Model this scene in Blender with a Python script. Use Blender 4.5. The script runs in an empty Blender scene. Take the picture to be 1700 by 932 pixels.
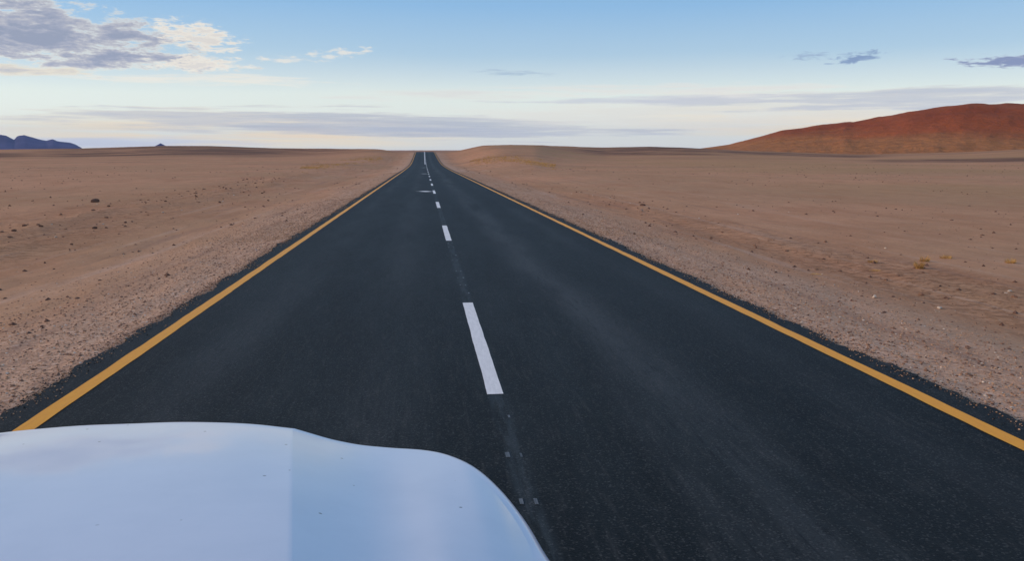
import bpy, bmesh, math, random
import numpy as np

random.seed(7)
RNG = np.random.default_rng(11)
R = math.radians
scene = bpy.context.scene
COL = scene.collection

# ------------------------------------------------------------------ camera
CAM_X, CAM_Z = -0.555, 1.95          # driver's eye, right of the middle of the car, above the left lane
cam_d = bpy.data.cameras.new("camera")
cam = bpy.data.objects.new("camera", cam_d)
COL.objects.link(cam)
cam.location = (CAM_X, 0.0, CAM_Z)
cam.rotation_euler = (R(90 - 9.384), 0, R(-6.303))
cam_d.sensor_width = 36
cam_d.lens = 27.8
cam_d.clip_start = 0.05
cam_d.clip_end = 60000
scene.camera = cam

# ------------------------------------------------------------------ view
vs = scene.view_settings
vs.view_transform = 'Standard'
vs.look = 'None'
vs.gamma = 1.0
vs.exposure = 0.0
vs.use_curve_mapping = False

SUN_EL, SUN_AZ = 19.0, -80.0         # low evening sun to the left, bearing measured from the road (+Y) towards +X

# ------------------------------------------------------------------ node helpers
class G:
    """small wrapper to write node graphs as expressions"""
    def __init__(self, nt):
        self.nt = nt
    def node(self, kind, **props):
        n = self.nt.nodes.new(kind)
        for k, v in props.items():
            setattr(n, k, v)
        return n
    def link(self, a, b):
        self.nt.links.new(a, b)
    def put(self, sock, v):
        if isinstance(v, (int, float)):
            sock.default_value = float(v)
        elif isinstance(v, (tuple, list)):
            sock.default_value = tuple(v) if len(v) == len(sock.default_value) else tuple(v) + (1.0,)
        else:
            self.link(v, sock)
    def m(self, op, a, b=None, c=None, clamp=False):
        n = self.node('ShaderNodeMath', operation=op, use_clamp=clamp)
        self.put(n.inputs[0], a)
        if b is not None: self.put(n.inputs[1], b)
        if c is not None: self.put(n.inputs[2], c)
        return n.outputs[0]
    def add(self, a, b): return self.m('ADD', a, b)
    def sub(self, a, b): return self.m('SUBTRACT', a, b)
    def mul(self, a, b): return self.m('MULTIPLY', a, b)
    def step(self, v, lo, hi, t0=0.0, t1=1.0):
        n = self.node('ShaderNodeMapRange', interpolation_type='SMOOTHSTEP')
        self.put(n.inputs[0], v)
        for i, q in enumerate((lo, hi, t0, t1)):
            self.put(n.inputs[1 + i], q)
        return n.outputs[0]
    def xyz(self, x, y, z=0.0):
        n = self.node('ShaderNodeCombineXYZ')
        for i, q in enumerate((x, y, z)): self.put(n.inputs[i], q)
        return n.outputs[0]
    def sep(self, v):
        n = self.node('ShaderNodeSeparateXYZ'); self.link(v, n.inputs[0])
        return n.outputs
    def scale(self, v, s):
        n = self.node('ShaderNodeVectorMath', operation='MULTIPLY')
        self.link(v, n.inputs[0]); n.inputs[1].default_value = s
        return n.outputs[0]
    def noise(self, v, sc=1.0, det=4.0, rough=0.55, dist=0.0):
        n = self.node('ShaderNodeTexNoise')
        self.link(v, n.inputs['Vector'])
        n.inputs['Scale'].default_value = sc
        n.inputs['Detail'].default_value = det
        n.inputs['Roughness'].default_value = rough
        n.inputs['Distortion'].default_value = dist
        return n.outputs['Fac']
    def voro(self, v, sc, out='Distance', feature='F1', rnd=1.0):
        n = self.node('ShaderNodeTexVoronoi', feature=feature)
        self.link(v, n.inputs['Vector'])
        n.inputs['Scale'].default_value = sc
        n.inputs['Randomness'].default_value = rnd
        return n.outputs[out]
    def mix(self, f, a, b, blend='MIX'):
        n = self.node('ShaderNodeMix', data_type='RGBA', blend_type=blend)
        self.put(n.inputs[0], f); self.put(n.inputs[6], a); self.put(n.inputs[7], b)
        return n.outputs[2]
    def ramp(self, f, stops):
        n = self.node('ShaderNodeValToRGB')
        cr = n.color_ramp
        while len(cr.elements) < len(stops): cr.elements.new(0.5)
        for e, (p, c) in zip(cr.elements, stops):
            e.position = p; e.color = tuple(c) + (1.0,)
        self.put(n.inputs[0], f)
        return n.outputs[0]

def srgb(r, g, b, k=1.0):
    f = lambda c: ((c / 255 + 0.055) / 1.055) ** 2.4 if c > 10 else c / 255 / 12.92
    return (f(r) * k, f(g) * k, f(b) * k)

# ------------------------------------------------------------------ world: evening sky with cloud decks
SKY = 0.15
world = bpy.data.worlds.new("World")
scene.world = world
world.use_nodes = True
wt = world.node_tree
g = G(wt)
bg = wt.nodes['Background']
bg.inputs[1].default_value = SKY
sky = g.node('ShaderNodeTexSky', sky_type='NISHITA')
sky.sun_disc = False
sky.sun_elevation = R(SUN_EL)
sky.sun_rotation = R(SUN_AZ)
sky.altitude = 900
sky.air_density = 1.0
sky.dust_density = 1.2
tc = g.node('ShaderNodeTexCoord')
dx, dy, dz = g.sep(tc.outputs['Generated'])
el = g.mul(g.m('ARCSINE', dz), 180 / math.pi)
az = g.mul(g.m('ARCTAN2', dx, dy), 180 / math.pi)
K = 1.0 / SKY

# clear air: bright veil low down, clean blue above
elw = g.add(el, g.mul(g.sub(g.noise(g.xyz(g.mul(az, .03), g.mul(el, .12)), 1.0, 3), .5), 1.1))
grad = g.ramp(g.m('DIVIDE', elw, 40.0, clamp=True), [
    (0.000, srgb(218, 222, 222, K)), (0.04, srgb(226, 231, 226, K)), (0.095, srgb(226, 236, 233, K)),
    (0.130, srgb(205, 224, 236, K)), (0.165, srgb(178, 210, 237, K)), (0.245, srgb(142, 190, 236, K)),
    (0.42, srgb(130, 174, 221, K)), (1.0, srgb(118, 156, 205, K))])
air = g.mix(0.16, grad, sky.outputs[0])

def ellipse(a0, e0, ra, re, tilt=0.0):
    a = g.sub(az, a0)
    e = g.sub(g.sub(el, e0), g.mul(a, tilt))
    u = g.m('POWER', g.m('ABSOLUTE', g.m('DIVIDE', a, ra)), 2.0)
    v = g.m('POWER', g.m('ABSOLUTE', g.m('DIVIDE', e, re)), 2.0)
    return g.sub(1.0, g.add(u, v))            # 1 in the middle, 0 on the rim, negative outside

def cells(sx, sy, det, off, rough=.55, dist=0.0):
    return g.noise(g.xyz(g.mul(az, sx), g.mul(el, sy), off), 1.0, det, rough, dist)

c_now = air
def layer(density, ramp_stops, amount=1.0, lo=0.0, hi=1.0):
    """lay one cloud deck over the sky: thin at density lo, full at hi, colour from the density"""
    global c_now
    col = g.ramp(g.m('MULTIPLY', density, 1.0, clamp=True), [(p, srgb(*c, k=K)) for p, c in ramp_stops])
    c_now = g.mix(g.mul(g.step(density, lo, hi), amount), c_now, col)

wide = (1.25, 3.2)
# scattered sparse clouds over the rest of the sky
band = g.mul(g.step(el, 4, 9), g.step(el, 50, 20))
side = g.m('MAXIMUM', g.step(az, 42, 60), g.step(az, -28, -42))
d = g.sub(g.mul(g.add(cells(.06, .16, 6, 3.3), -.40), 3.0), g.sub(1.0, g.mul(band, side)))
layer(d, [(0, (235, 228, 218)), (.5, (196, 198, 212)), (1, (160, 166, 195))], .9, 0.0, .5)
# low grey band over the road, warm under its belly
warm = g.mul(g.m('MAXIMUM', g.m('MAXIMUM', ellipse(-12, 1.15, 17, 1.5), ellipse(26, 2.0, 13, 1.3)), 0.0), g.step(cells(.10, 2.2, 5, 9.1), .3, .6))
c_now = g.mix(g.m('MULTIPLY', warm, 1.3, clamp=True), c_now, srgb(238, 224, 196, K))
d = g.add(g.mul(ellipse(-4.0, 1.85, 21, 1.05, -.022), .8), g.mul(g.sub(cells(.10, 2.3, 6, 1.7, .62), .5), 3.6))
layer(d, [(0, (222, 218, 208)), (.3, (200, 202, 206)), (.8, (180, 186, 198)), (1, (172, 179, 194))], .8, 0.0, .55)
d = g.add(g.mul(ellipse(-17, 2.0, 9, .9, 0), .7), g.mul(g.sub(cells(.16, 3.0, 6, 11.7, .62), .5), 3.6))
layer(d, [(0, (236, 226, 204)), (.5, (214, 212, 206)), (1, (196, 199, 204))], .7, 0.0, .7)
d = g.add(g.mul(ellipse(-9, .95, 8, .2, 0), .7), g.mul(g.sub(cells(.16, 3.0, 5, 14.7, .62), .5), 2.4))
layer(d, [(0, (240, 222, 192)), (1, (240, 218, 186))], .6, 0.0, .8)
d = g.add(g.mul(ellipse(4, 1.35, 16, .3, -.02), .8), g.mul(g.sub(cells(.12, 2.6, 5, 6.7, .6), .5), 2.4))
layer(d, [(0, (208, 211, 214)), (1, (178, 186, 200))], .8, 0.1, .7)
d = g.add(g.mul(ellipse(-21, .45, 12, .45), .8), g.mul(g.sub(cells(.1, 2.0, 4, 2.1), .5), 1.6))
layer(d, [(0, (204, 210, 226)), (1, (188, 198, 220))], .8, 0.0, .6)
# cream veil and grey bar on the right
d = g.add(g.mul(ellipse(24, 2.6, 24, 1.5, .01), .8), g.mul(g.sub(cells(.10, 1.4, 5, 4.4, .6), .5), 2.2))
layer(d, [(0, (232, 230, 222)), (1, (222, 221, 214))], .75, 0.0, .8)
d = g.add(g.mul(ellipse(33, 3.2, 18, .8, .0), .75), g.mul(g.sub(cells(.14, 2.6, 6, 5.2, .62), .5), 3.4))
layer(d, [(0, (218, 217, 214)), (.5, (199, 203, 210)), (1, (184, 191, 206))], .8, 0.0, .6)
d = g.add(g.mul(ellipse(16, 3.45, 12, .4, .01), .75), g.mul(g.sub(cells(.2, 4.0, 6, 5.9, .62), .5), 3.2))
layer(d, [(0, (214, 214, 218)), (1, (196, 202, 214))], .7, 0.0, .8)
d = g.add(g.mul(ellipse(1, 3.8, 9, .5), .5), g.mul(g.sub(cells(.2, 2.4, 5, 7.9, .6), .5), 2.0))
layer(d, [(0, (234, 228, 220)), (1, (216, 214, 216))], .6, 0.0, .8)
d = g.add(g.mul(ellipse(17, 4.1, 15, .5, -.01), .7), g.mul(g.sub(cells(.16, 3.0, 6, 17.9, .64), .5), 3.4))
layer(d, [(0, (238, 234, 226)), (1, (226, 224, 222))], .7, 0.0, .9)
d = g.add(g.mul(ellipse(-14, 4.6, 9, .5, .0), .7), g.mul(g.sub(cells(.2, 2.6, 6, 19.9, .64), .5), 3.4))
layer(d, [(0, (240, 238, 230)), (1, (244, 238, 226))], .7, 0.0, .9)
# the big evening cloud at the upper left: dark belly, cream broken rim
core = g.m('MAXIMUM', ellipse(-26.5, 7.25, 11.5, 2.25, -.09), ellipse(-18.5, 5.7, 6.5, .75, -.02))
lump = g.add(g.mul(g.sub(cells(.42, 1.5, 8, 0.4, .68, .2), .5), 3.7), g.mul(g.sub(cells(.12, .5, 3, 8.4), .5), 1.6))
d = g.add(g.mul(core, .85), lump)
layer(d, [(0, (246, 241, 230)), (.26, (246, 238, 224)), (.5, (196, 198, 208)), (.78, (170, 177, 198)), (1, (156, 166, 190))], 1.0, 0.0, .6)
d = g.add(g.mul(g.m('MAXIMUM', ellipse(-14.6, 7.3, 3.0, 1.1, -.14), ellipse(-14.6, 5.6, 3.4, .6)), .9),
          g.mul(g.sub(cells(.75, 2.9, 8, 1.9, .68, .2), .52), 4.4))
layer(d, [(0, (226, 230, 232)), (.5, (248, 242, 231)), (1, (226, 223, 220))], 1.0, 0.0, .8)
d = g.add(g.mul(ellipse(-24.6, 4.75, 3.6, .42), .9), g.mul(g.sub(cells(.4, 2.6, 6, 3.9), .52), 2.6))
layer(d, [(0, (232, 230, 222)), (.5, (238, 228, 210)), (1, (190, 192, 202))], .9, 0.0, .7)
d = g.add(g.mul(g.m('MAXIMUM', ellipse(-9.2, 6.0, 2.6, .3), ellipse(-5.8, 6.5, 2.6, .5, .12)), .8),
          g.mul(g.sub(cells(1.1, 3.8, 6, 6.3), .56), 4.0))
layer(d, [(0, (214, 226, 236)), (1, (238, 236, 230))], .85, 0.0, .8)
# dark scraps at the right
d = g.add(g.mul(ellipse(29.2, 5.9, 1.7, .42, .12), .8), g.mul(g.sub(cells(1.1, 4.2, 6, 2.3, .65, .6), .52), 4.6))
layer(d, [(0, (146, 176, 212)), (1, (128, 152, 194))], .9, 0.0, .8)
d = g.add(g.mul(ellipse(26.6, 6.1, 2.2, .3), .6), g.mul(g.sub(cells(1.1, 4.2, 6, 4.1, .65, .6), .53), 4.4))
layer(d, [(0, (146, 176, 212)), (1, (140, 162, 200))], .6, 0.0, 1.0)
d = g.add(g.mul(ellipse(38.6, 5.15, 4.2, .42, -.06), .9), g.mul(g.sub(cells(.8, 4.2, 7, 8.8, .66, .4), .5), 4.2))
layer(d, [(0, (176, 180, 204)), (.4, (146, 158, 192)), (1, (132, 146, 186))], .95, 0.0, .6)
d = g.add(g.mul(ellipse(6.2, 5.35, 3.4, .26, -.04), .7), g.mul(g.sub(cells(.7, 5.0, 5, 1.1), .53), 3.0))
layer(d, [(0, (172, 194, 216)), (1, (158, 184, 212))], .6, 0.0, 1.0)
boost = g.step(el, 7, 0, 1.0, 1.30)
c_now = g.mix(1.0, c_now, g.xyz(g.mul(boost, 1.01), boost, g.mul(boost, .97)), 'MULTIPLY')
g.link(c_now, bg.inputs[0])

# ------------------------------------------------------------------ sun (low, veiled by cloud)
sun_d = bpy.data.lights.new("sun", 'SUN')
sun_d.energy = 2.3
sun_d.angle = R(14)
sun_d.color = (1.0, 0.74, 0.50)
sun = bpy.data.objects.new("sun", sun_d)
COL.objects.link(sun)
sun.rotation_euler = (R(90 - SUN_EL), 0, R(180 - SUN_AZ))

# ------------------------------------------------------------------ object helpers
def tag(o, label=None, cat=None, group=None, kind=None):
    if label: o['label'] = label
    if cat: o['category'] = cat
    if group: o['group'] = group
    if kind: o['kind'] = kind
    return o

def mesh_np(name, verts, faces, mat=None, parent=None, smooth=True):
    """verts (n,3) array; faces: (m,k) array with k constant"""
    verts = np.asarray(verts, dtype=np.float32)
    faces = np.asarray(faces, dtype=np.int32)
    me = bpy.data.meshes.new(name)
    me.vertices.add(len(verts)); me.vertices.foreach_set('co', verts.ravel())
    m, k = faces.shape
    me.loops.add(m * k); me.loops.foreach_set('vertex_index', faces.ravel())
    me.polygons.add(m)
    me.polygons.foreach_set('loop_start', np.arange(0, m * k, k, dtype=np.int32))
    me.polygons.foreach_set('loop_total', np.full(m, k, dtype=np.int32))
    me.polygons.foreach_set('use_smooth', np.full(m, smooth, dtype=bool))
    me.update(calc_edges=True); me.validate()
    if mat: me.materials.append(mat)
    o = bpy.data.objects.new(name, me)
    COL.objects.link(o)
    if parent: o.parent = parent
    return o

def grid_faces(nr, nc, wrap=False):
    i, j = np.meshgrid(np.arange(nr - 1), np.arange(nc if wrap else nc - 1), indexing='ij')
    j2 = (j + 1) % nc
    return np.stack([i * nc + j, i * nc + j2, (i + 1) * nc + j2, (i + 1) * nc + j], -1).reshape(-1, 4)

def hash2(ix, iy, seed):
    h = (ix.astype(np.int64) * 374761393 + iy.astype(np.int64) * 668265263 + seed * 974711) & 0x7fffffff
    h = ((h ^ (h >> 13)) * 1274126177) & 0x7fffffff
    return ((h ^ (h >> 16)) & 0xffffff) / float(0xffffff)

def vnoise(x, y, seed=0):
    ix, iy = np.floor(x), np.floor(y)
    fx, fy = x - ix, y - iy
    fx, fy = fx * fx * (3 - 2 * fx), fy * fy * (3 - 2 * fy)
    a, b = hash2(ix, iy, seed), hash2(ix + 1, iy, seed)
    c, d_ = hash2(ix, iy + 1, seed), hash2(ix + 1, iy + 1, seed)
    return (a + (b - a) * fx) * (1 - fy) + (c + (d_ - c) * fx) * fy - 0.5

def fbm(x, y, seed=0, octv=4):
    s, a = 0, 1.0
    for k in range(octv):
        s = s + a * vnoise(x * 2 ** k + 17 * k, y * 2 ** k - 9 * k, seed + k); a *= .5
    return s

def sstep(t):
    t = np.clip(t, 0, 1)
    return t * t * (3 - 2 * t)

# ------------------------------------------------------------------ lie of the land
PY = np.array([-400, -150, 0, 40, 80, 110, 140, 165, 185, 210, 234, 255, 275, 300, 330, 360, 420, 520, 700, 2000.])
PZ = np.array([2.6, 1.3, 0, -.356, -.712, -.98, -1.19, -1.29, -1.25, -.95, -.50, 0.02, .50, .98, 1.20, 1.10, .5, -.8, -2.2, -3.])
def _tangents(x, z):
    dd = np.diff(z) / np.diff(x)
    m_ = np.concatenate([[dd[0]], (dd[:-1] + dd[1:]) / 2, [dd[-1]]])
    return m_
PM = _tangents(PY, PZ)
def road_z(y):
    y = np.clip(np.asarray(y, float), PY[0], PY[-1])
    i = np.clip(np.searchsorted(PY, y, side='right') - 1, 0, len(PY) - 2)
    h = PY[i + 1] - PY[i]; t = (y - PY[i]) / h
    return ((2 * t**3 - 3 * t**2 + 1) * PZ[i] + (t**3 - 2 * t**2 + t) * h * PM[i]
            + (-2 * t**3 + 3 * t**2) * PZ[i + 1] + (t**3 - t**2) * h * PM[i + 1])

# swells of the plain: bearing in degrees, slope up from eye height to the swell's top, its distance
SWELL = np.array([(-180, .001), (-60, .002), (-26.3, .0005), (-22.1, .00163), (-19.7, .0030), (-17.2, .00455), (-14.3, .00451),
    (-10.4, .00213), (-6, .00145), (-2.7, .0011), (-1, -.0007), (0, -.0022), (1.15, -.0015), (1.8, .0004), (2.44, .0022),
    (4.15, .0054), (6.3, .00615), (8.45, .00577), (11, .0037), (12.7, .00295), (16.1, .00387), (18.2, .0029), (19.8, .00144),
    (23, -.0014), (26.2, -.0035), (29.9, -.0054), (35.7, -.0026), (38.9, .0006), (60, .003), (180, .001)])
DIST = np.array([(-180, 600), (-60, 700), (-27, 800), (-10, 700), (-3, 400), (0, 330), (4, 340), (8, 380), (13, 650), (23, 560), (39, 520), (180, 600)])
def ground_z(x, y, rough=True):
    dx_ = x - CAM_X
    r = np.hypot(dx_, y) + 1e-6
    b = np.degrees(np.arctan2(dx_, y))
    S = np.interp(b, SWELL[:, 0], SWELL[:, 1]); D = np.interp(b, DIST[:, 0], DIST[:, 1])
    top = CAM_Z + S * D
    h0 = np.interp(r, [0, 40, 120, 250], [-.45, -.6, -1.0, -1.1])
    h = h0 + (top - h0) * sstep((r - .25 * D) / (.75 * D))
    h = h - (top + 3) * sstep((r - D) / (1.5 * D)) * (r > D)
    if rough:
        h = h + fbm(x / 22, y / 30, 3, 3) * .22 * sstep((np.abs(x) - 6) / 20) * sstep((1500 - r) / 1200)
        h = h + fbm(x / 3.1, y / 5.5, 9, 4) * .05
        # long ridges of pushed-up grit beside the road
        lw = -12.6 + fbm(x * 0, y / 16, 21, 2) * 3.0 - np.clip(y - 20, 0, 60) * .035
        h = h + .13 * np.exp(-((x - lw) / .9) ** 2) * (.6 + fbm(x / 1.2, y / 2.4, 31, 3)) * (y < 150)
        rw = 8.6 + fbm(x * 0, y / 12, 25, 2) * 1.2
        h = h + .10 * np.exp(-((x - rw) / .6) ** 2) * (.6 + fbm(x / 1.2, y / 2.4, 33, 3)) * (y < 150)
    a = np.abs(x)
    shoulder = road_z(y) - np.interp(a, [0, 3.5, 3.9, 5.2, 8], [.16, .12, .045, .14, .38])
    if rough:
        shoulder = shoulder + fbm(x / .35, y / .9, 5, 3) * .03 * sstep((a - 3.7) / .6) + fbm(x / 1.4, y / 4.0, 6, 2) * .05 * sstep((a - 4) / 1.5)
    wide_ = np.interp(y, [0, 120, 300], [9, 14, 22])
    w = sstep((a - 4.6) / wide_)
    w = np.where(y > 900, 1.0, w)
    return shoulder * (1 - w) + h * w

# ------------------------------------------------------------------ materials
def material(name, rough=.8, spec=.3):
    m = bpy.data.materials.new(name); m.use_nodes = True
    q = G(m.node_tree)
    b = m.node_tree.nodes['Principled BSDF']
    b.inputs['Roughness'].default_value = rough
    b.inputs['Specular IOR Level'].default_value = spec
    return m, q, b

def bump(q, b, h, strength, dist):
    n = q.node('ShaderNodeBump')
    n.inputs['Strength'].default_value = strength
    n.inputs['Distance'].default_value = dist
    q.link(h, n.inputs['Height']); q.link(n.outputs[0], b.inputs['Normal'])

# desert floor
m_ground, q, b = material('desert_floor', .95, .1)
P = q.node('ShaderNodeTexCoord').outputs['Object']
X, Y, Z = q.sep(P)
ax = q.m('ABSOLUTE', X)
rr = q.m('SQRT', q.add(q.mul(X, X), q.mul(Y, Y)))
big = q.noise(P, .035, 4)
mid = q.noise(q.scale(P, (1, .45, 1)), .45, 5)
fine = q.noise(P, 9.0, 5, .7)
grit = q.noise(q.scale(P, (1, .6, 1)), 38.0, 3, .7)
sand = q.mix(q.step(big, .36, .64), srgb(186, 140, 105), srgb(200, 146, 111))
sand = q.mix(q.mul(q.step(mid, .42, .70), .55), sand, srgb(178, 124, 90))
olive = q.mul(q.step(X, 12, 45), q.step(q.noise(P, .02, 3), .35, .6))
sand = q.mix(q.mul(olive, .5), sand, srgb(174, 136, 92))
# gravel spread along the shoulders
jig = q.mul(q.sub(q.noise(q.scale(P, (.5, .12, 1)), 1.0, 4), .5), 5.0)
sh = q.step(q.add(ax, jig), 8.0, 4.0)
peb = q.voro(q.scale(P, (1, .75, 1)), 26.0, 'Color')
pebv = q.node('ShaderNodeSeparateColor'); q.link(peb, pebv.inputs[0])
pebcol = q.ramp(pebv.outputs[0], [(0, srgb(116, 88, 72)), (.3, srgb(170, 130, 100)), (.6, srgb(204, 160, 124)), (.88, srgb(216, 178, 144)), (1, srgb(230, 206, 184))])
gravel = q.mix(.45, srgb(212, 168, 142), pebcol)
col = q.mix(q.mul(sh, .85), sand, gravel)
# scattered grit over the plain
v2 = q.voro(P, 7.0, 'Distance')
sp = q.mul(q.step(v2, .26, .12), q.step(q.noise(q.scale(P, (1, .4, 1)), .5, 4), .50, .66))
col = q.mix(q.mul(sp, .55), col, srgb(112, 84, 70))
v3 = q.voro(q.scale(P, (1, .8, 1)), 4.2, 'Distance')
col = q.mix(q.mul(q.step(v3, .13, .06), .5), col, srgb(214, 190, 168))
# grader and tyre marks running beside the road
tr = q.noise(q.scale(P, (1.6, .05, 1)), 1.0, 5, .65)
col = q.mix(q.mul(q.step(tr, .52, .72), q.mul(q.step(ax, 24, 8), .45)), col, srgb(146, 112, 96))
col = q.mix(q.mul(q.step(tr, .46, .30), q.mul(q.step(ax, 24, 8), .35)), col, srgb(206, 172, 152))
# sheets of dark desert pavement far out
dk = q.noise(q.scale(P, (.35, 1.0, 1)), .012, 4, .6)
col = q.mix(q.mul(q.step(dk, .50, .58), q.mul(q.step(rr, 170, 420), .6)), col, srgb(92, 72, 66))
dk2 = q.noise(q.scale(P, (.5, 1.0, 1)), .04, 4, .6)
col = q.mix(q.mul(q.step(dk2, .56, .66), q.mul(q.step(rr, 90, 200), .35)), col, srgb(120, 92, 80))
bear = q.mul(q.m('ARCTAN2', q.add(X, .555), Y), 180 / math.pi)
def sheet_of(a0, a1, r0, r1):
    a_ = q.mul(q.step(bear, a0 - 2, a0 + 2), q.step(bear, a1 + 2, a1 - 2))
    return q.mul(a_, q.mul(q.step(rr, r0 * .92, r0 * 1.08), q.step(rr, r1 * 1.08, r1 * .92)))
pav = q.m('MAXIMUM', q.m('MAXIMUM', sheet_of(-24, -5, 330, 900), sheet_of(10.5, 21, 300, 720)), q.m('MAXIMUM', sheet_of(20, 31, 340, 500), q.m('MAXIMUM', sheet_of(30, 45, 215, 265), sheet_of(-45, -24.5, 330, 480))))
far = q.step(rr, 60, 500)
col = q.mix(q.mul(far, .5), col, srgb(182, 128, 90), 'MIX')
pav = q.mul(pav, q.step(q.noise(q.scale(P, (.5, 1.0, 1)), .03, 5, .65), .38, .54))
col = q.mix(q.mul(pav, .9), col, srgb(112, 80, 64))
mott = q.noise(q.scale(P, (1, .5, 1)), 1.7, 6, .72)
wl = q.add(X, q.add(12.9, q.mul(q.m('MAXIMUM', q.sub(Y, 20), 0.0), .035)))
rough_l = q.mul(q.step(q.m('ABSOLUTE', wl), 5.0, 1.6), q.step(Y, 130, 60))
rough_r = q.mul(q.step(q.m('ABSOLUTE', q.sub(X, 8.7)), 2.4, .5), q.step(Y, 90, 40))
rg = q.m('MAXIMUM', rough_l, rough_r)
clod = q.step(q.noise(q.scale(P, (1, 1.2, 1)), 4.2, 7, .8), .50, .60)
col = q.mix(q.mul(q.mul(clod, rg), .45), col, srgb(136, 102, 80))
spk = q.add(.45, q.add(q.mul(q.add(q.mul(fine, .6), q.mul(grit, .4)), .60), q.mul(mott, .56)))
col = q.mix(1.0, col, q.xyz(spk, spk, spk), 'MULTIPLY')
q.link(col, b.inputs['Base Color'])
hgt = q.add(q.add(q.add(q.mul(fine, .7), q.mul(q.mul(clod, rg), .8)), q.mul(grit, .4)), q.mul(q.mul(pebv.outputs[0], sh), .5))
bump(q, b, hgt, .8, .03)

# asphalt
m_asph, q, b = material('asphalt', .62, .16)
P = q.node('ShaderNodeTexCoord').outputs['Object']
X, Y, Z = q.sep(P)
big = q.noise(q.scale(P, (.8, .16, 1)), .9, 5, .65)
vign = q.mul(q.step(X, 1.7, 2.5), q.step(q.noise(q.scale(P, (.9, .14, 1)), 1.0, 4), .30, .60))  # corner darkening of the view, painted into the outer right lane
strk = q.noise(q.scale(P, (20, 1.8, 1)), 1.0, 5, .68)
chip = q.voro(P, 95.0, 'Color')
cs = q.node('ShaderNodeSeparateColor'); q.link(chip, cs.inputs[0])
fine = q.noise(P, 60.0, 3, .7)
big2 = q.noise(q.scale(P, (2.4, .5, 1)), 1.0, 5, .65)
base = q.mix(q.step(q.add(q.mul(big, .55), q.mul(big2, .45)), .36, .62), srgb(9, 13, 14), srgb(30, 35, 36))
# worn wheel paths and the lighter strip in the right lane
wx = q.add(X, q.mul(q.sub(q.noise(q.scale(P, (0, .03, 0)), 1.0, 2), .5), .5))
def strip(c, w): return q.step(q.m('ABSOLUTE', q.sub(wx, c)), w, 0.0)
worn = q.m('MAXIMUM', q.m('MAXIMUM', strip(1.35, .65), q.mul(strip(2.75, .4), .35)), q.mul(q.m('MAXIMUM', strip(-1.0, .6), strip(-2.6, .5)), .5))
worn = q.mul(worn, q.step(q.noise(q.scale(P, (1.2, .16, 1)), 1.0, 4), .32, .62))
base = q.mix(q.mul(worn, .62), base, srgb(74, 76, 77))
base = q.mix(q.mul(vign, .6), base, srgb(8, 10, 11))
base = q.mix(q.step(q.m('ABSOLUTE', X), 3.50, 3.62, 0, .4), base, srgb(22, 23, 24))
base = q.mix(q.mul(q.step(strk, .50, .70), .19), base, srgb(98, 96, 94))
base = q.mix(q.mul(q.step(strk, .47, .33), .7), base, srgb(7, 8, 9))
base = q.mix(q.mul(q.step(cs.outputs[0], .80, 1.0), .26), base, srgb(120, 116, 112))
base = q.mix(q.mul(q.step(cs.outputs[1], .3, 0.0), .35), base, srgb(12, 13, 14))
# faded strip under the dashes
fs = q.mul(q.mul(q.step(q.m('ABSOLUTE', q.sub(X, .01)), .10, .03), q.step(q.noise(q.scale(P, (12, 1.5, 1)), 1.0, 4, .7), .34, .62)), .13)
base = q.mix(fs, base, srgb(120, 132, 138))
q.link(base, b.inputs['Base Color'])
q.link(q.add(.55, q.mul(strk, .2)), b.inputs['Roughness'])
bump(q, b, q.add(q.mul(cs.outputs[0], .6), fine), .7, .006)

def paint_mat(name, c1, c2, wear=.5, rough=.55):
    m, q, b = material(name, rough, .35)
    P = q.node('ShaderNodeTexCoord').outputs['Object']
    n1 = q.noise(q.scale(P, (30, 5, 1)), 1.0, 5, .65)
    n2 = q.noise(P, 70, 3, .7)
    c = q.mix(q.step(n1, .3, .7), c1, c2)
    c = q.mix(q.mul(q.step(n2, .60, .74), wear), c, srgb(70, 68, 66))
    q.link(c, b.inputs['Base Color'])
    bump(q, b, n2, .4, .003)
    return m
m_white = paint_mat('white_road_paint', srgb(236, 228, 222), srgb(250, 242, 236), .5)
m_faint = paint_mat('faint_road_paint', srgb(78, 82, 84), srgb(118, 120, 122), .8)
m_yellow = paint_mat('yellow_road_paint', srgb(246, 160, 28), srgb(254, 172, 30), .3)

# red hill
m_hill, q, b = material('red_hill_sand', .95, .1)
tcn = q.node('ShaderNodeTexCoord'); P = tcn.outputs['Object']
X, Y, Z = q.sep(P)
n1 = q.noise(q.scale(P, (1, 1, 2.5)), .012, 6, .6)
n2 = q.noise(P, .08, 5, .7)
red = q.mix(q.step(n1, .38, .62), srgb(150, 74, 42), srgb(166, 88, 52))
red = q.mix(q.mul(q.step(n2, .45, .75), .4), red, srgb(138, 70, 40))
tan = q.mix(q.step(n2, .4, .65), srgb(184, 120, 74), srgb(162, 104, 64))
hz = q.add(Z, q.mul(q.sub(n1, .5), 26))
col = q.mix(q.step(hz, 6, 24), tan, red)
vz = q.voro(P, .22, 'Distance')
col = q.mix(q.mul(q.step(vz, .22, .08), q.step(hz, 22, 4, 0, .55)), col, srgb(96, 70, 50))
q.link(col, b.inputs['Base Color'])
n3 = q.noise(P, .35, 4, .7)
bump(q, b, q.add(q.add(n2, q.mul(n1, 2)), q.mul(n3, .4)), .9, 3.0)

m_mtn, q, b = material('haze_tinted_rock', .95, .1)
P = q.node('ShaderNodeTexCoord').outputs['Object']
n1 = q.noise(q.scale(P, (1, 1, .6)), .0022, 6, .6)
q.link(q.mix(q.step(n1, .35, .65), srgb(44, 46, 92), srgb(64, 66, 112)), b.inputs['Base Color'])  # blue of the distant haze painted into the rock colour as well

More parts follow.
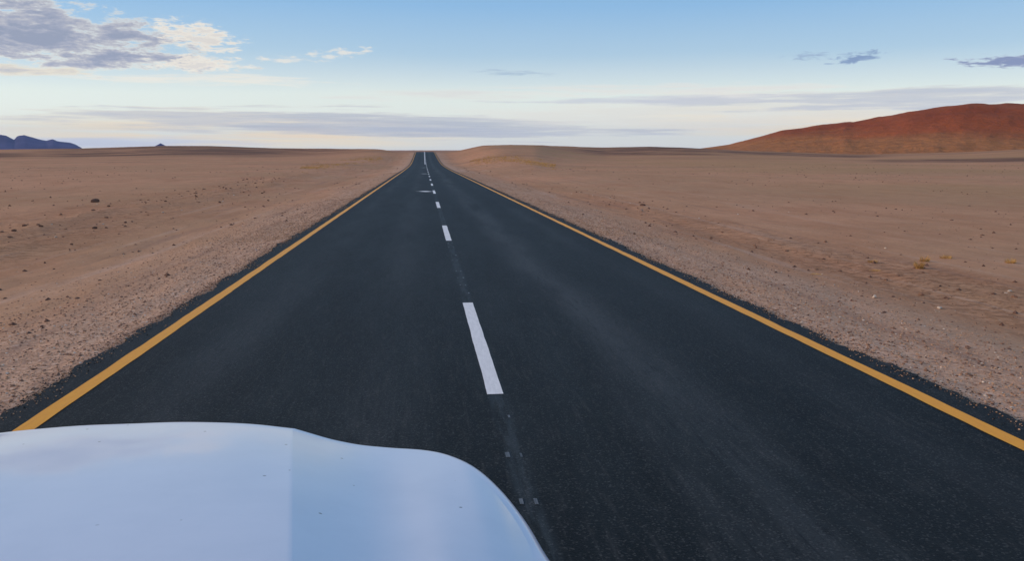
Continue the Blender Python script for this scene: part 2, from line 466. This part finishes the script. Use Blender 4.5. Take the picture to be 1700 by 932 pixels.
def rock_mat(name, c1, c2, sc=14):
    m, q, b = material(name, .9, .2)
    P = q.node('ShaderNodeTexCoord').outputs['Object']
    n1 = q.noise(P, sc, 5, .65)
    q.link(q.mix(q.step(n1, .35, .68), c1, c2), b.inputs['Base Color'])
    bump(q, b, n1, .7, .02)
    return m
m_dark = rock_mat('dark_brown_stone', srgb(92, 68, 58), srgb(134, 102, 86))
m_tan = rock_mat('tan_stone', srgb(166, 132, 112), srgb(196, 162, 140))
m_pale = rock_mat('pale_stone', srgb(206, 186, 164), srgb(228, 212, 196))
m_grit = rock_mat('gravel_stone', srgb(160, 120, 90), srgb(214, 172, 138), 19)
m_brown = rock_mat('brown_stone', srgb(128, 96, 78), srgb(164, 126, 102))
m_crumb = rock_mat('asphalt_crumb', srgb(30, 31, 33), srgb(66, 64, 62), 30)
m_grassy = rock_mat('dry_grass', srgb(178, 134, 80), srgb(220, 180, 116), 6)

# ------------------------------------------------------------------ ground sheet (to the horizon)
rad = np.exp(np.linspace(math.log(1.2), math.log(15500), 640))
ang = np.radians(np.concatenate([np.arange(-40, 40, .25), np.arange(40, 320, 2.5)]))
rg, ag = np.meshgrid(rad, ang, indexing='ij')
gx, gy = CAM_X + rg * np.sin(ag), rg * np.cos(ag)
gz = ground_z(gx, gy)
V = np.stack([gx, gy, gz], -1).reshape(-1, 3)
F = grid_faces(len(rad), len(ang), wrap=True)[:, ::-1]
ground = mesh_np('ground', V, F, m_ground)
tag(ground, 'wide plain of pale brown sand and gravel on both sides of the road', 'desert ground', kind='structure')

# ------------------------------------------------------------------ road and its painted markings
ys = np.concatenate([np.arange(-30, 0, 1.0), np.arange(0, 45, .06), np.arange(45, 130, .4), np.arange(130, 520, 2.0)])
def edge(side, seed):
    j = fbm(ys / .45, ys * 0, seed, 4) * .10 + fbm(ys / .09, ys * 0, seed + 20, 2) * .05 * (ys < 45) + fbm(ys / 2.6, ys * 0, seed + 40, 3) * .07
    return side * (3.80 + j)
eL, eR = edge(-1, 50), edge(1, 60)
zr = road_z(ys)
cols = []
for xx, dzz in ((eL, -.10), (eL, 0), (np.full_like(ys, -3.3), 0), (np.full_like(ys, -1.2), 0), (np.full_like(ys, 1.2), 0), (np.full_like(ys, 3.3), 0), (eR, 0), (eR, -.10)):
    cols.append(np.stack([xx, ys, zr + dzz], -1))
V = np.stack(cols, 1).reshape(-1, 3)
F = grid_faces(len(ys), len(cols))
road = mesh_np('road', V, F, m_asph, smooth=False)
tag(road, 'straight dark asphalt road running up to a crest', 'road', kind='structure')

def ribbon(name, xl, xr, yy, mat, lift=.004):
    z = road_z(yy) + lift
    V = np.stack([np.stack([xl, yy, z], -1), np.stack([xr, yy, z], -1)], 1).reshape(-1, 3)
    return mesh_np(name, V, grid_faces(len(yy), 2), mat, road, smooth=False)

yl = np.concatenate([np.arange(-30, 0, 1.0), np.arange(0, 40, .08), np.arange(40, 130, .5), np.arange(130, 505, 2.0)])
for side, seed in ((-1, 70), (1, 80)):
    w1 = fbm(yl / .5, yl * 0, seed, 3) * .010
    w2 = fbm(yl / .5, yl * 0, seed + 5, 3) * .010
    x0, x1 = (-3.53, -3.39) if side < 0 else (3.40, 3.54)
    o = ribbon('edge_line', x0 + w1, x1 + w2, yl, m_yellow)
    o['label'] = 'continuous yellow line along the %s edge of the road' % ('left' if side < 0 else 'right')
for k in range(-2, 36):
    y0 = 6.3 + 12.3 * k
    yy = np.arange(y0, y0 + 4.21, .07)
    w1 = fbm(yy / .4, yy * 0, 90 + k, 3) * .006; w2 = fbm(yy / .4, yy * 0, 190 + k, 3) * .006
    ribbon('centre_dash', -.075 + .01 + w1, .06 + .01 + w2, yy, m_white)
yy = np.arange(182, 330, 1.0)
ribbon('solid_line', np.full_like(yy, -.34), np.full_like(yy, -.16), yy, m_white).__setitem__('label', 'solid white line left of the dashes near the crest')
# curved arrows that point the driver back to the left lane
for yc in (45.9, 95.4, 145.0):
    t = np.linspace(0, 1, 14)
    xs = -.09 - .95 * t
    half = .06 + .62 * np.sin(np.clip(t * 1.15, 0, 1) * math.pi) ** 1.3 * (1 - .3 * t)
    yc_ = yc + .35 * t
    V = []
    for a_, h_, c_ in zip(xs, half, yc_):
        for s_ in (-1, 1):
            V.append((a_, c_ + s_ * h_, float(road_z(c_ + s_ * h_)) + .004))
    mesh_np('arrow_marking', V, grid_faces(14, 2)[:, ::-1], m_white, road, smooth=False)
# pairs of small setting-out flecks in the gaps between dashes
FL = []
for k in range(-1, 3):
    for yy in np.arange(6.3 + 12.3 * k + 4.2 + .75, 6.3 + 12.3 * (k + 1) - .3, .75):
        FL.append(yy)
Vf, Ff = [], []
for yy in FL:
    for xo in (-.045, .045):
        if random.random() < .12: continue
        w_, l_ = random.uniform(.007, .014), random.uniform(.02, .05)
        i0 = len(Vf); cx = .01 + xo + random.uniform(-.008, .008); cy = yy + random.uniform(-.03, .03)
        for sx, sy in ((-1, -1), (1, -1), (1, 1), (-1, 1)):
            Vf.append((cx + sx * w_, cy + sy * l_, float(road_z(cy + sy * l_)) + .004))
        Ff.append((i0, i0 + 1, i0 + 2, i0 + 3))
mesh_np('faint_paint_flecks', Vf, Ff, m_faint, road, smooth=False)['kind'] = 'stuff'

# ------------------------------------------------------------------ red hill on the right
HA = np.array([(17.5, -.004), (19.41, .00144), (21.44, .00643), (23.42, .01576), (24.83, .02241), (25.98, .02502), (27.36, .02822), (28.83, .03132),
    (29.3, .03122), (31.2, .0374), (32.91, .04274), (34.05, .04573), (35.68, .04865), (37.17, .0481), (38.63, .0474), (44, .044), (52, .050), (62, .035), (75, .0)])
aa = np.arange(17.5, 75, .12); rr_ = np.linspace(0, 1, 120)
A, T = np.meshgrid(aa, rr_, indexing='ij')
r_in, r_top, r_out = 530 + 40 * vnoise(A / 5, A * 0, 4), 1000 + 60 * vnoise(A / 7, A * 0, 8), 1700
rad_ = np.where(T < .7, r_in + (r_top - r_in) * (T / .7), r_top + (r_out - r_top) * ((T - .7) / .3))
crest = CAM_Z + np.interp(A, HA[:, 0], HA[:, 1]) * r_top
basez = -3.0
u = np.clip(T / .7, 0, 1)
prof = .10 * sstep(u / .3) + .9 * sstep((u - .12) / .88) ** 1.15
prof = np.where(T < .7, prof, 1 - sstep((T - .7) / .3))
hx, hy = CAM_X + rad_ * np.sin(np.radians(A)), rad_ * np.cos(np.radians(A))
n_ = fbm((hx + .9 * hy) / 90, (hy - .9 * hx) / 420, 12, 5)
rid = np.abs(fbm((hx + .7 * hy) / 45, (hy - .9 * hx) / 200, 77, 3))
amp = np.clip(crest - basez, 0, 30) / 30
hz_ = basez + (crest - basez) * prof + amp * (n_ * 4.2 - rid * 2) * np.clip(np.sin(np.clip(T / .7, 0, 1) * math.pi), 0, 1) ** .7
hz_ += amp * fbm(A / .9, T * 9, 31, 5) * 1.2 
hill = mesh_np('red_hill', np.stack([hx, hy, hz_], -1).reshape(-1, 3), grid_faces(len(aa), len(rr_)), m_hill)
tag(hill, 'long red sand hill with gullied slope rising at the right', 'hill', kind='structure')

# ------------------------------------------------------------------ blue mountains far left
MA = np.array([(-60, .004), (-50, .02), (-42, .014), (-35, .022), (-30, .019), (-27.5, .017), (-26.18, .0159), (-25.88, .01501), (-25.5, .0108), (-25.3, .0146), (-24.95, .0158),
    (-24.52, .01334), (-24.21, .01147), (-23.8, .00986), (-23.47, .01156), (-23.2, .00934), (-22.51, .00798), (-22.22, .00586), (-21.9, .00196), (-21.6, -.002)])
aa = np.arange(-60, -21.5, .06); tt = np.linspace(0, 1, 41)
A, T = np.meshgrid(aa, tt, indexing='ij')
rad_ = 8200 + 3200 * T
crest = CAM_Z + np.interp(A, MA[:, 0], MA[:, 1]) * 9800
prof = np.clip(1 - np.abs(T - .5) / .5, 0, 1) ** 1.3
mx, my = CAM_X + rad_ * np.sin(np.radians(A)), rad_ * np.cos(np.radians(A))
mz = -6 + (crest + 6) * prof + fbm(A / .5, T * 5, 3, 5) * 14 * np.sin(T * math.pi) ** .5 * np.clip((crest) / 80, 0, 1) * np.where(np.abs(T - .5) < .04, .15, 1)
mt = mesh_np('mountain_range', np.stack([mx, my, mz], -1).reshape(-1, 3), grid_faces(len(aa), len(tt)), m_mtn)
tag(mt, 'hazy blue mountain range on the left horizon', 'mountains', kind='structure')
a = np.linspace(0, 2 * math.pi, 49)[:-1]; rr_ = np.linspace(0, 1, 14)
A, T = np.meshgrid(a, rr_, indexing='ij')
px_, py_ = 6000 * math.sin(R(-17.35)), 6000 * math.cos(R(-17.35))
kx, ky = px_ + np.cos(A) * T * 110, py_ + np.sin(A) * T * 160
kz = -4 + 52 * (1 - T) ** 1.3 + fbm(kx / 30, ky / 30, 2, 4) * 9 * (1 - T)
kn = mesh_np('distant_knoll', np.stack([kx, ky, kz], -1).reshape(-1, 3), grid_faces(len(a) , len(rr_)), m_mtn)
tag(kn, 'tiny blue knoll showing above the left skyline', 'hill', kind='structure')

# ------------------------------------------------------------------ gravel (uncountable)
def pebbles(n, xs, ys_, sizes, template, name, mat, label, zz=None):
    tv, tf = template
    m_, k_ = len(xs), len(tv)
    if zz is None: zz = ground_z(xs, ys_)
    rot = RNG.uniform(0, 2 * math.pi, m_)
    jit = RNG.uniform(.7, 1.25, (m_, k_, 1))
    sc = np.stack([sizes, sizes * RNG.uniform(.6, 1, m_), sizes * RNG.uniform(.4, .8, m_)], -1)[:, None, :]
    v = tv[None] * jit * sc
    c, s = np.cos(rot)[:, None], np.sin(rot)[:, None]
    vx = v[..., 0] * c - v[..., 1] * s; vy = v[..., 0] * s + v[..., 1] * c
    V = np.stack([vx + xs[:, None], vy + ys_[:, None], v[..., 2] + (zz + sizes * .15)[:, None]], -1).reshape(-1, 3)
    F = (tf[None] + (np.arange(m_) * k_)[:, None, None]).reshape(-1, 3)
    o = mesh_np(name, V, F, mat, smooth=False)
    tag(o, label, 'gravel', kind='stuff')
    return o
bm = bmesh.new(); bmesh.ops.create_icosphere(bm, subdivisions=1, radius=1)
ico = (np.array([v.co[:] for v in bm.verts]), np.array([[v.index for v in f.verts] for f in bm.faces])); bm.free()
octa = (np.array([(1, 0, 0), (-1, 0, 0), (0, 1, 0), (0, -1, 0), (0, 0, 1), (0, 0, -1)], float),
        np.array([(0, 2, 4), (2, 1, 4), (1, 3, 4), (3, 0, 4), (2, 0, 5), (1, 2, 5), (3, 1, 5), (0, 3, 5)]))
def spread(n, side, ymin, ymax, x0, xw, pw=1.0):
    y = ymin + (ymax - ymin) * RNG.uniform(0, 1, n) ** 1.3
    x = x0 + np.abs(RNG.normal(0, 1, n)) ** pw * xw
    x = x + (fbm(y / 1.5, y * 0, 13, 3)) * .3
    return side * x, y
for side, nm in ((-1, 'left'), (1, 'right')):
    for n, tpl, y0, y1, lo, hi, m_, word in ((18000, ico, 3.0, 26, .005, .015, m_grit, 'mixed'), (22000, octa, 20, 110, .010, .026, m_grit, 'far'),
                                       (1500, ico, 3.0, 45, .007, .019, m_pale, 'pale'), (3200, ico, 3.0, 45, .006, .019, m_dark, 'dark'), (5000, ico, 3.0, 40, .008, .024, m_brown, 'brown')):
        x, y = spread(n, side, y0, y1, 3.62, 1.5)
        s = lo + (hi - lo) * RNG.uniform(0, 1, len(x)) ** 3.0
        lab = {'mixed': 'pinkish brown gravel covering the near %s shoulder of the road', 'far': 'fine gravel on the far stretch of the %s shoulder',
               'pale': 'pale pebbles strewn over the %s shoulder', 'dark': 'dark pebbles strewn over the %s shoulder', 'brown': 'coarse brown rubble along the outer %s shoulder'}[word] % nm
        pebbles(n, x, y, s, tpl, 'gravel', m_, lab)
for side, nm in ((-1, 'left'), (1, 'right')):
    for m_, mu, sg, lo, hi, n, word in ((m_grit, 3.84, .09, .003, .010, 8000, 'pink grit spilled over the %s edge of the asphalt'), (m_crumb, 3.88, .10, .004, .011, 5000, 'dark crumbs broken from the %s edge of the asphalt')):
        y = 3 + 52 * RNG.uniform(0, 1, n) ** 1.4
        x = mu + RNG.normal(0, 1, n) * sg + fbm(y / .9, y * 0, 63, 3) * .2
        x = np.maximum(x, 3.58)
        z = np.where(x < 3.8, road_z(y) + .002, ground_z(side * x, y))
        pebbles(n, side * x, y, lo + (hi - lo) * RNG.uniform(0, 1, n) ** 2, ico, 'gravel', m_, word % nm, z)
# thin scatter over the open plain
n = 9000
y = 5 + 150 * RNG.uniform(0, 1, n) ** 1.4; x = RNG.uniform(-1, 1, n); x = np.sign(x) * (5 + np.abs(x) * (6 + y * .9))
keep = vnoise(x / 5, y / 9, 44) > -.12
x, y = x[keep], y[keep]
pebbles(n, x, y, (.010 + .045 * RNG.uniform(0, 1, len(x)) ** 4) * (1 + y / 90), octa, 'gravel', m_dark, 'small stones thinly scattered over the open plain')

# ------------------------------------------------------------------ stones one can count
def rock_mesh(name, seed, mat):
    bm = bmesh.new(); bmesh.ops.create_icosphere(bm, subdivisions=3, radius=1)
    rs = random.Random(seed)
    dirs = [(np.array([rs.gauss(0, 1) for _ in range(3)]), rs.uniform(.55, .9)) for _ in range(9)]
    for v in bm.verts:
        c = np.array(v.co[:])
        for d_, k_ in dirs:                     # chisel facets
            d_ = d_ / np.linalg.norm(d_); p_ = float(c @ d_)
            if p_ > k_: c = c - d_ * (p_ - k_) * .9
        c = c * (1 + .08 * math.sin(c[0] * 7 + seed) * math.cos(c[1] * 6) + rs.uniform(-.02, .02))
        v.co = (c[0], c[1] * .8, c[2] * .6)
    for f in bm.faces: f.smooth = False
    me = bpy.data.meshes.new(name); bm.to_mesh(me); bm.free(); me.materials.append(mat)
    return me
rocks = {w: [rock_mesh('stone', 10 * i + s, m_) for s in range(4)] for i, (w, m_) in enumerate((('dark', m_dark), ('tan', m_tan), ('pale', m_pale), ('dark2', m_brown)))}
def stone(x, y, s, kind, label, group=None):
    me = random.choice(rocks[kind])
    o = bpy.data.objects.new('stone', me); COL.objects.link(o)
    z = float(ground_z(np.array([x]), np.array([y]))[0])
    o.location = (x, y, z + s * .22)
    o.scale = (s, s * random.uniform(.8, 1.2), s * random.uniform(.7, 1.1))
    o.rotation_euler = (random.uniform(-.2, .2), random.uniform(-.2, .2), random.uniform(0, 6.28))
    return tag(o, label, 'stone', group)
# single ones
stone(-17.2, 42.4, .22, 'dark', 'largest dark stone standing in the stone line left of the road')
stone(-15.6, 29.6, .17, 'pale', 'pale whitish stone near the left border, beyond the line of dark stones')
stone(9.6, 36.2, .13, 'dark', 'dark brown stone alone on the plain right of the road, farther of two')
stone(8.5, 32.6, .14, 'tan', 'tan stone nearest the pair of pale stones right of the road')
stone(7.2, 11.0, .05, 'pale', 'white stone lying on the gravel at the right, nearest the camera')
stone(6.5, 11.6, .055, 'pale', 'flat whitish stone on the tyre track right of the road')
for i in range(170):
    y = 20 + 60 * random.random() ** 1.1
    x = -12.6 - max(0, y - 20) * .035 + random.gauss(0, 1.5) + (-1.5 if random.random() < .3 else 0)
    stone(x, y, (.018 + .055 * random.random() ** 2.2) * (1 + y / 120), random.choice(('dark', 'dark2', 'dark2')), 'small dark stone in the line of stones left of the road', 'small dark stones in the line left of the road')
for i in range(16):
    y = random.uniform(20, 60); x = -12.3 - (y - 20) * .03 + random.gauss(0, 2.2)
    stone(x, y, random.uniform(.03, .065), 'pale', 'small pale stone among the dark stones left of the road', 'small pale stones left of the road')
for i in range(26):
    y = random.uniform(9, 60); x = random.uniform(-10, -5.6) - y * .03
    stone(x, y, random.uniform(.02, .045), 'dark2', 'small dark stone on bare sand between the left shoulder and the stone line', 'dark stones on the sand left of the road')
for i in range(60):
    y = 9 + 50 * random.random() ** 1.3; x = 8.7 + random.gauss(0, .9) + (y - 9) * .02
    stone(x, y, random.uniform(.02, .06), 'dark2', 'small dark stone along the low gravel ridge right of the road', 'small dark stones along the ridge right of the road')
for i in range(14):
    y = random.uniform(11, 50); x = 9 + random.gauss(0, 1.8)
    stone(x, y, random.uniform(.02, .055), 'pale', 'small pale stone near the low ridge right of the road', 'small pale stones right of the road')

# ------------------------------------------------------------------ dry grass
def blades(cx, cy, n, rad_, h, spreadk=.5, w=.006):
    V, F = [], []
    pts = [(random.uniform(0, 6.283), rad_ * random.random() ** .6) for k in range(n)]
    z0 = float(ground_z(np.array([cx]), np.array([cy]))[0]) - .01
    for a_, r_ in pts:
        x, y = cx + r_ * math.cos(a_), cy + r_ * math.sin(a_)
        hh = h * random.uniform(.4, 1) * (1.1 - .5 * r_ / rad_); lean = spreadk * hh
        tx, ty = x + math.cos(a_) * lean * random.random(), y + math.sin(a_) * lean * random.random()
        p_ = random.uniform(0, 3.14); ox, oy = math.cos(p_) * w, math.sin(p_) * w
        i0 = len(V)
        V += [(x - ox, y - oy, z0), (x + ox, y + oy, z0), ((x + tx) / 2 + ox * .7, (y + ty) / 2 + oy * .7, z0 + hh * .6), (tx, ty, z0 + hh)]
        F += [(i0, i0 + 1, i0 + 2), (i0, i0 + 2, i0 + 3)]
    return V, F
TUFTS = [(9.75, 15.4, .12, .20, 'taller yellow grass tuft with dark soil at its foot, right of the road'),
         (10.6, 16.5, .16, .16, 'pale yellow grass tuft just behind the taller tuft'),
         (9.3, 16.4, .18, .10, 'low pale grass cushion at the left end of the tufts on the right plain'),
         (11.4, 16.9, .20, .12, 'loose yellow tuft in the middle of the row on the right plain'),
         (12.3, 16.0, .17, .14, 'yellow tuft close to the right border of the photo'),
         (8.6, 15.1, .2, .05, 'flattened yellowish tuft just in front of the low grass cushion'),
         (6.95, 14.4, .2, .04, 'flattened dry tuft nearest the road on the right side')]
for x, y, r_, h, lab in TUFTS:
    V, F = blades(x, y, 200, r_ * .6, h * 1.05, .8, .003)
    tag(mesh_np('grass_tuft', V, F, m_grassy, smooth=False), lab, 'grass tuft', 'grass tufts on the plain right of the road')
def grass_field(n, fx, lab):
    V, F = [], []
    for k in range(n):
        x, y, s = fx()
        if vnoise(np.array([x / 4.0]), np.array([y / 11.0]), 71)[0] < random.uniform(-.25, .25): continue
        v, f = blades(x, y, 7, .4 * s, .24 * s, .9, .03)
        o_ = len(V); V += v; F += [tuple(i + o_ for i in t) for t in f]
    tag(mesh_np('dry_grass', V, F, m_grassy, smooth=False), lab, 'dry grass', kind='stuff')
GR, GL = [(3.6, 175), (8.4, 205)], [(-8.0, 150), (-3.2, 250)]
def field(a0, r0, a1, r1, wr):
    def f_():
        t = random.random(); a_ = a0 + (a1 - a0) * t; r_ = r0 + (r1 - r0) * t + random.gauss(0, wr)
        return CAM_X + r_ * math.sin(R(a_)), r_ * math.cos(R(a_)), random.uniform(.5, 1.2)
    return f_
grass_field(1900, field(3.3, 200, 9.4, 144, 14), 'golden dry grass in a band below the rise right of the road')
grass_field(1400, field(-8.5, 130, -2.9, 235, 15), 'golden dry grass in a thin band below the rise left of the road')

# ------------------------------------------------------------------ the car's front
CX = -1.235                                # the car's middle
m_car, q, b = material('white_car_paint', .28, .5)
b.inputs['Coat Weight'].default_value = .6
b.inputs['Coat Roughness'].default_value = .045
P = q.node('ShaderNodeTexCoord').outputs['Object']
v = q.node('ShaderNodeTexVoronoi'); q.link(P, v.inputs['Vector']); v.inputs['Scale'].default_value = 26
cs = q.node('ShaderNodeSeparateColor'); q.link(v.outputs['Color'], cs.inputs[0])
speck = q.mul(q.step(v.outputs['Distance'], .10, .05), q.step(cs.outputs[0], .84, .86))
dust = q.noise(P, 5.0, 5, .6)
c = q.mix(q.step(dust, .35, .75), srgb(224, 226, 236), srgb(216, 219, 230))
c = q.mix(q.mul(speck, .8), c, srgb(60, 56, 54))
q.link(c, b.inputs['Base Color'])
m_black, q, b = material('black_plastic', .6, .4); b.inputs['Base Color'].default_value = (.02, .02, .022, 1)
m_tyre, q, b = material('tyre_rubber', .85, .2); b.inputs['Base Color'].default_value = (.025, .025, .025, 1)
m_metal, q, b = material('steel_rim', .35, .5); b.inputs['Base Color'].default_value = (.5, .5, .52, 1); b.inputs['Metallic'].default_value = 1
m_lens, q, b = material('headlight_lens', .08, .5); b.inputs['Base Color'].default_value = (.7, .72, .75, 1)

car = bpy.data.objects.new('car', None); COL.objects.link(car)
car.location = (CX, .7, float(road_z(.7)))
tag(car, 'white car seen from the driver\'s seat, only its creased bonnet showing', 'car')
def carpart(name, V, F, mat, parent=None, smooth=True):
    o = mesh_np(name, np.asarray(V, float), F, mat, smooth=smooth)
    p_ = parent or car
    o.parent = p_
    if parent is None: o.matrix_parent_inverse = car.matrix_basis.inverted()
    return o

# front rim of the bonnet: sideways offset from the middle, distance ahead, height
RIM = np.array([(-.055, 1.815, 1.336), (.065, 1.812, 1.3362), (.205, 1.790, 1.3345), (.319, 1.757, 1.3293),
                (.345, 1.751, 1.3225), (.393, 1.742, 1.309), (.43, 1.736, 1.3005), (.474, 1.728, 1.2935), (.54, 1.715, 1.289), (.609, 1.695, 1.2885), (.662, 1.652, 1.2925),
                (.710, 1.575, 1.297), (.752, 1.475, 1.2935), (.786, 1.355, 1.287), (.803, 1.24, 1.288), (.812, 1.17, 1.291), (.825, 1.02, 1.298), (.838, .86, 1.305), (.845, .72, 1.31)])
BACK = np.array([(-.055, 1.425), (.125, 1.4245), (.315, 1.422), (.487, 1.416),
                 (.508, 1.407), (.53, 1.397), (.56, 1.388), (.59, 1.379), (.63, 1.369), (.67, 1.361), (.705, 1.350), (.735, 1.338), (.76, 1.327), (.785, 1.318), (.80, 1.314), (.812, 1.312), (.826, 1.311), (.838, 1.311), (.845, 1.31)])
RIM[:, 0] += .055; BACK[:, 0] += .055
RIM[:, 2] -= np.interp(RIM[:, 1], [1.2, 1.7, 1.8], [0, .0035, .0055])
side_in = np.array([.004, .006, .008, .010, .011, .011, .011, .011, .011])
RIM[10:19, 0] -= side_in; BACK[10:19, 0] -= side_in
def resample(tab, n1, n2, k):
    """Catmull-Rom through each half separately, so that row k stays a hard crease"""
    def cr(P_, n):
        P_ = np.vstack([2 * P_[0] - P_[1], P_, 2 * P_[-1] - P_[-2]])
        out = []
        for s in np.linspace(0, len(P_) - 3, n):
            i = min(int(s), len(P_) - 4); t = s - i
            p0, p1, p2, p3 = P_[i:i + 4]
            out.append(.5 * ((2 * p1) + (-p0 + p2) * t + (2 * p0 - 5 * p1 + 4 * p2 - p3) * t * t + (-p0 + 3 * p1 - 3 * p2 + p3) * t ** 3))
        return np.array(out)
    return np.vstack([cr(tab[:k + 1], n1)[:-1], cr(tab[k:], n2)])
rim = resample(RIM, 24, 110, 3); back = resample(BACK, 24, 110, 3)
def tighten(c_, k=23, near=.6):             # columns close beside the pressed crease keep it narrow
    return np.vstack([c_[:k], c_[k - 1] + (c_[k] - c_[k - 1]) * near, c_[k], c_[k] + (c_[k + 1] - c_[k]) * (1 - near), c_[k + 1:]])
rim, back = tighten(rim), tighten(back)
nv = 60
vv = np.linspace(0, 1, nv)
rows = []
for (fx_, fy_, fz_), (bx_, bz_) in zip(rim, back):
    yb = .72
    y_ = yb + (fy_ - yb) * vv
    x_ = bx_ + (fx_ - bx_) * vv
    lenk = (fy_ - yb) / 1.1
    z_ = fz_ + (bz_ - fz_) * (1 - vv ** 1.58)
    # hollow between the crease and the wing
    z_ = z_ - .010 * np.exp(-((x_ - .595) / .09) ** 2) * np.sin(vv * math.pi) * (x_ > 0)
    rows.append(np.stack([x_, y_, z_], -1))
rows = np.array(rows)                       # (n columns, nv, 3)
# roll the edge over and down
tang = np.gradient(rim[:, :2], axis=0); nrm = np.stack([-tang[:, 1], tang[:, 0]], -1)
nrm /= np.linalg.norm(nrm, axis=1)[:, None]
nrm[:, :] = np.where((nrm[:, 1:2] < 0) & (nrm[:, 0:1] < .0), -nrm, nrm)
lip = []
for th in np.linspace(0, 90, 13)[1:]:
    r_ = .028
    p_ = np.empty((len(rim), 3)); p_[:, :2] = rim[:, :2] + nrm * r_ * math.sin(R(th)); p_[:, 2] = rim[:, 2] - r_ * (1 - math.cos(R(th)))
    lip.append(p_)
p_ = lip[-1].copy(); p_[:, 2] -= .025; lip.append(p_)
full = np.concatenate([rows, np.stack(lip, 1)], 1)
mir = full[1:][::-1].copy(); mir[..., 0] *= -1
sheet = np.concatenate([mir, full], 0)
nc, nw = sheet.shape[:2]
W = sheet.copy(); W[..., 0] += CX
zoff = 0.0
bonnet = carpart('bonnet', W.reshape(-1, 3), grid_faces(nc, nw), m_car)
# wings and nose: continue outward and down from the bonnet's shut line
edge_ = sheet[:, -1].copy()
cx_, nn = edge_, np.concatenate([nrm[1:][::-1] * [-1, 1], nrm], 0)
body = []
for off, z_ in ((-.010, None), (.004, None), (.012, 1.20), (.022, 1.10), (.03, .98), (.03, .80), (.02, .66), (-.02, .56)):
    p_ = edge_.copy()
    p_[:, :2] += nn * off
    if z_ is None:
        p_[:, 2] += -.004 if off < 0 else -.006
        if off < 0: p_[:, 2] -= .02
    else:
        p_[:, 2] = z_
    p_[:, 0] += CX
    body.append(p_)
body = np.stack(body, 1)
carpart('body', body.reshape(-1, 3), grid_faces(nc, body.shape[1]), m_car)
def box_part(name, c, s, mat, parent=None, bev=.02):
    bm = bmesh.new(); bmesh.ops.create_cube(bm, size=1)
    for v in bm.verts: v.co = (v.co.x * s[0], v.co.y * s[1], v.co.z * s[2])
    bmesh.ops.bevel(bm, geom=bm.edges[:], offset=bev, segments=3, affect='EDGES', profile=.5)
    for v in bm.verts: v.co = (v.co.x + c[0], v.co.y + c[1], v.co.z + c[2])
    me = bpy.data.meshes.new(name); bm.to_mesh(me); bm.free(); me.materials.append(mat)
    o = bpy.data.objects.new(name, me); COL.objects.link(o)
    o.parent = parent or car
    if parent is None: o.matrix_parent_inverse = car.matrix_basis.inverted()
    return o
def wheel(xc, yc):
    zc = .40 + float(road_z(yc))
    def disc(name, prof, mat, parent=None):
        n = 40; V = []
        for k in range(n):
            a_ = 2 * math.pi * k / n
            for r_, w_ in prof: V.append((xc + w_, yc + r_ * math.cos(a_), zc + r_ * math.sin(a_)))
        return V, n
    w = .12
    V, n = disc('tyre', [(.22, -w), (.33, -w), (.385, -w * .85), (.40, -w * .5), (.40, w * .5), (.385, w * .85), (.33, w), (.22, w)], m_tyre)
    F = [(k * 8 + j, k * 8 + j + 1, ((k + 1) % n) * 8 + j + 1, ((k + 1) % n) * 8 + j) for k in range(n) for j in range(7)]
    wh = carpart('wheel', V, F, m_tyre)
    V, n = disc('rim', [(.01, .05), (.10, .06), (.19, .02), (.225, .10), (.225, -.10), (.01, -.06)], m_metal)
    F = [(k * 6 + j, k * 6 + j + 1, ((k + 1) % n) * 6 + j + 1, ((k + 1) % n) * 6 + j) for k in range(n) for j in range(5)]
    o = mesh_np('rim', V, F, m_metal); o.parent = wh; return wh
wheel(CX - .79, 1.02); wheel(CX + .79, 1.02)
box_part('bumper', (CX, 1.60, .60), (1.50, .34, .20), m_black, bev=.06)
box_part('cowl', (CX, .69, 1.33), (1.74, .10, .10), m_black)

# ------------------------------------------------------------------ air between here and the mountains
HZ = 1
if HZ:
    m_hz = bpy.data.materials.new('haze'); m_hz.use_nodes = True
    nt = m_hz.node_tree; nt.nodes.clear()
    out = nt.nodes.new('ShaderNodeOutputMaterial'); pv = nt.nodes.new('ShaderNodeVolumePrincipled')
    pv.inputs['Color'].default_value = (.48, .62, 1.0, 1)
    pv.inputs['Density'].default_value = 3.2e-5
    pv.inputs['Anisotropy'].default_value = 0.0
    nt.links.new(pv.outputs[0], out.inputs['Volume'])
    bm = bmesh.new(); bmesh.ops.create_cube(bm, size=1)
    for v in bm.verts: v.co = (v.co.x * 31600, v.co.y * 31600, (v.co.z + .5) * 420 - 12)
    me = bpy.data.meshes.new('haze'); bm.to_mesh(me); bm.free(); me.materials.append(m_hz)
    hz = bpy.data.objects.new('haze', me); COL.objects.link(hz)
    tag(hz, 'thin blue evening haze over the far plain', 'haze', kind='stuff')
    m_hz.cycles.homogeneous_volume = True if hasattr(m_hz.cycles, 'homogeneous_volume') else None
    scene.cycles.volume_bounces = 0
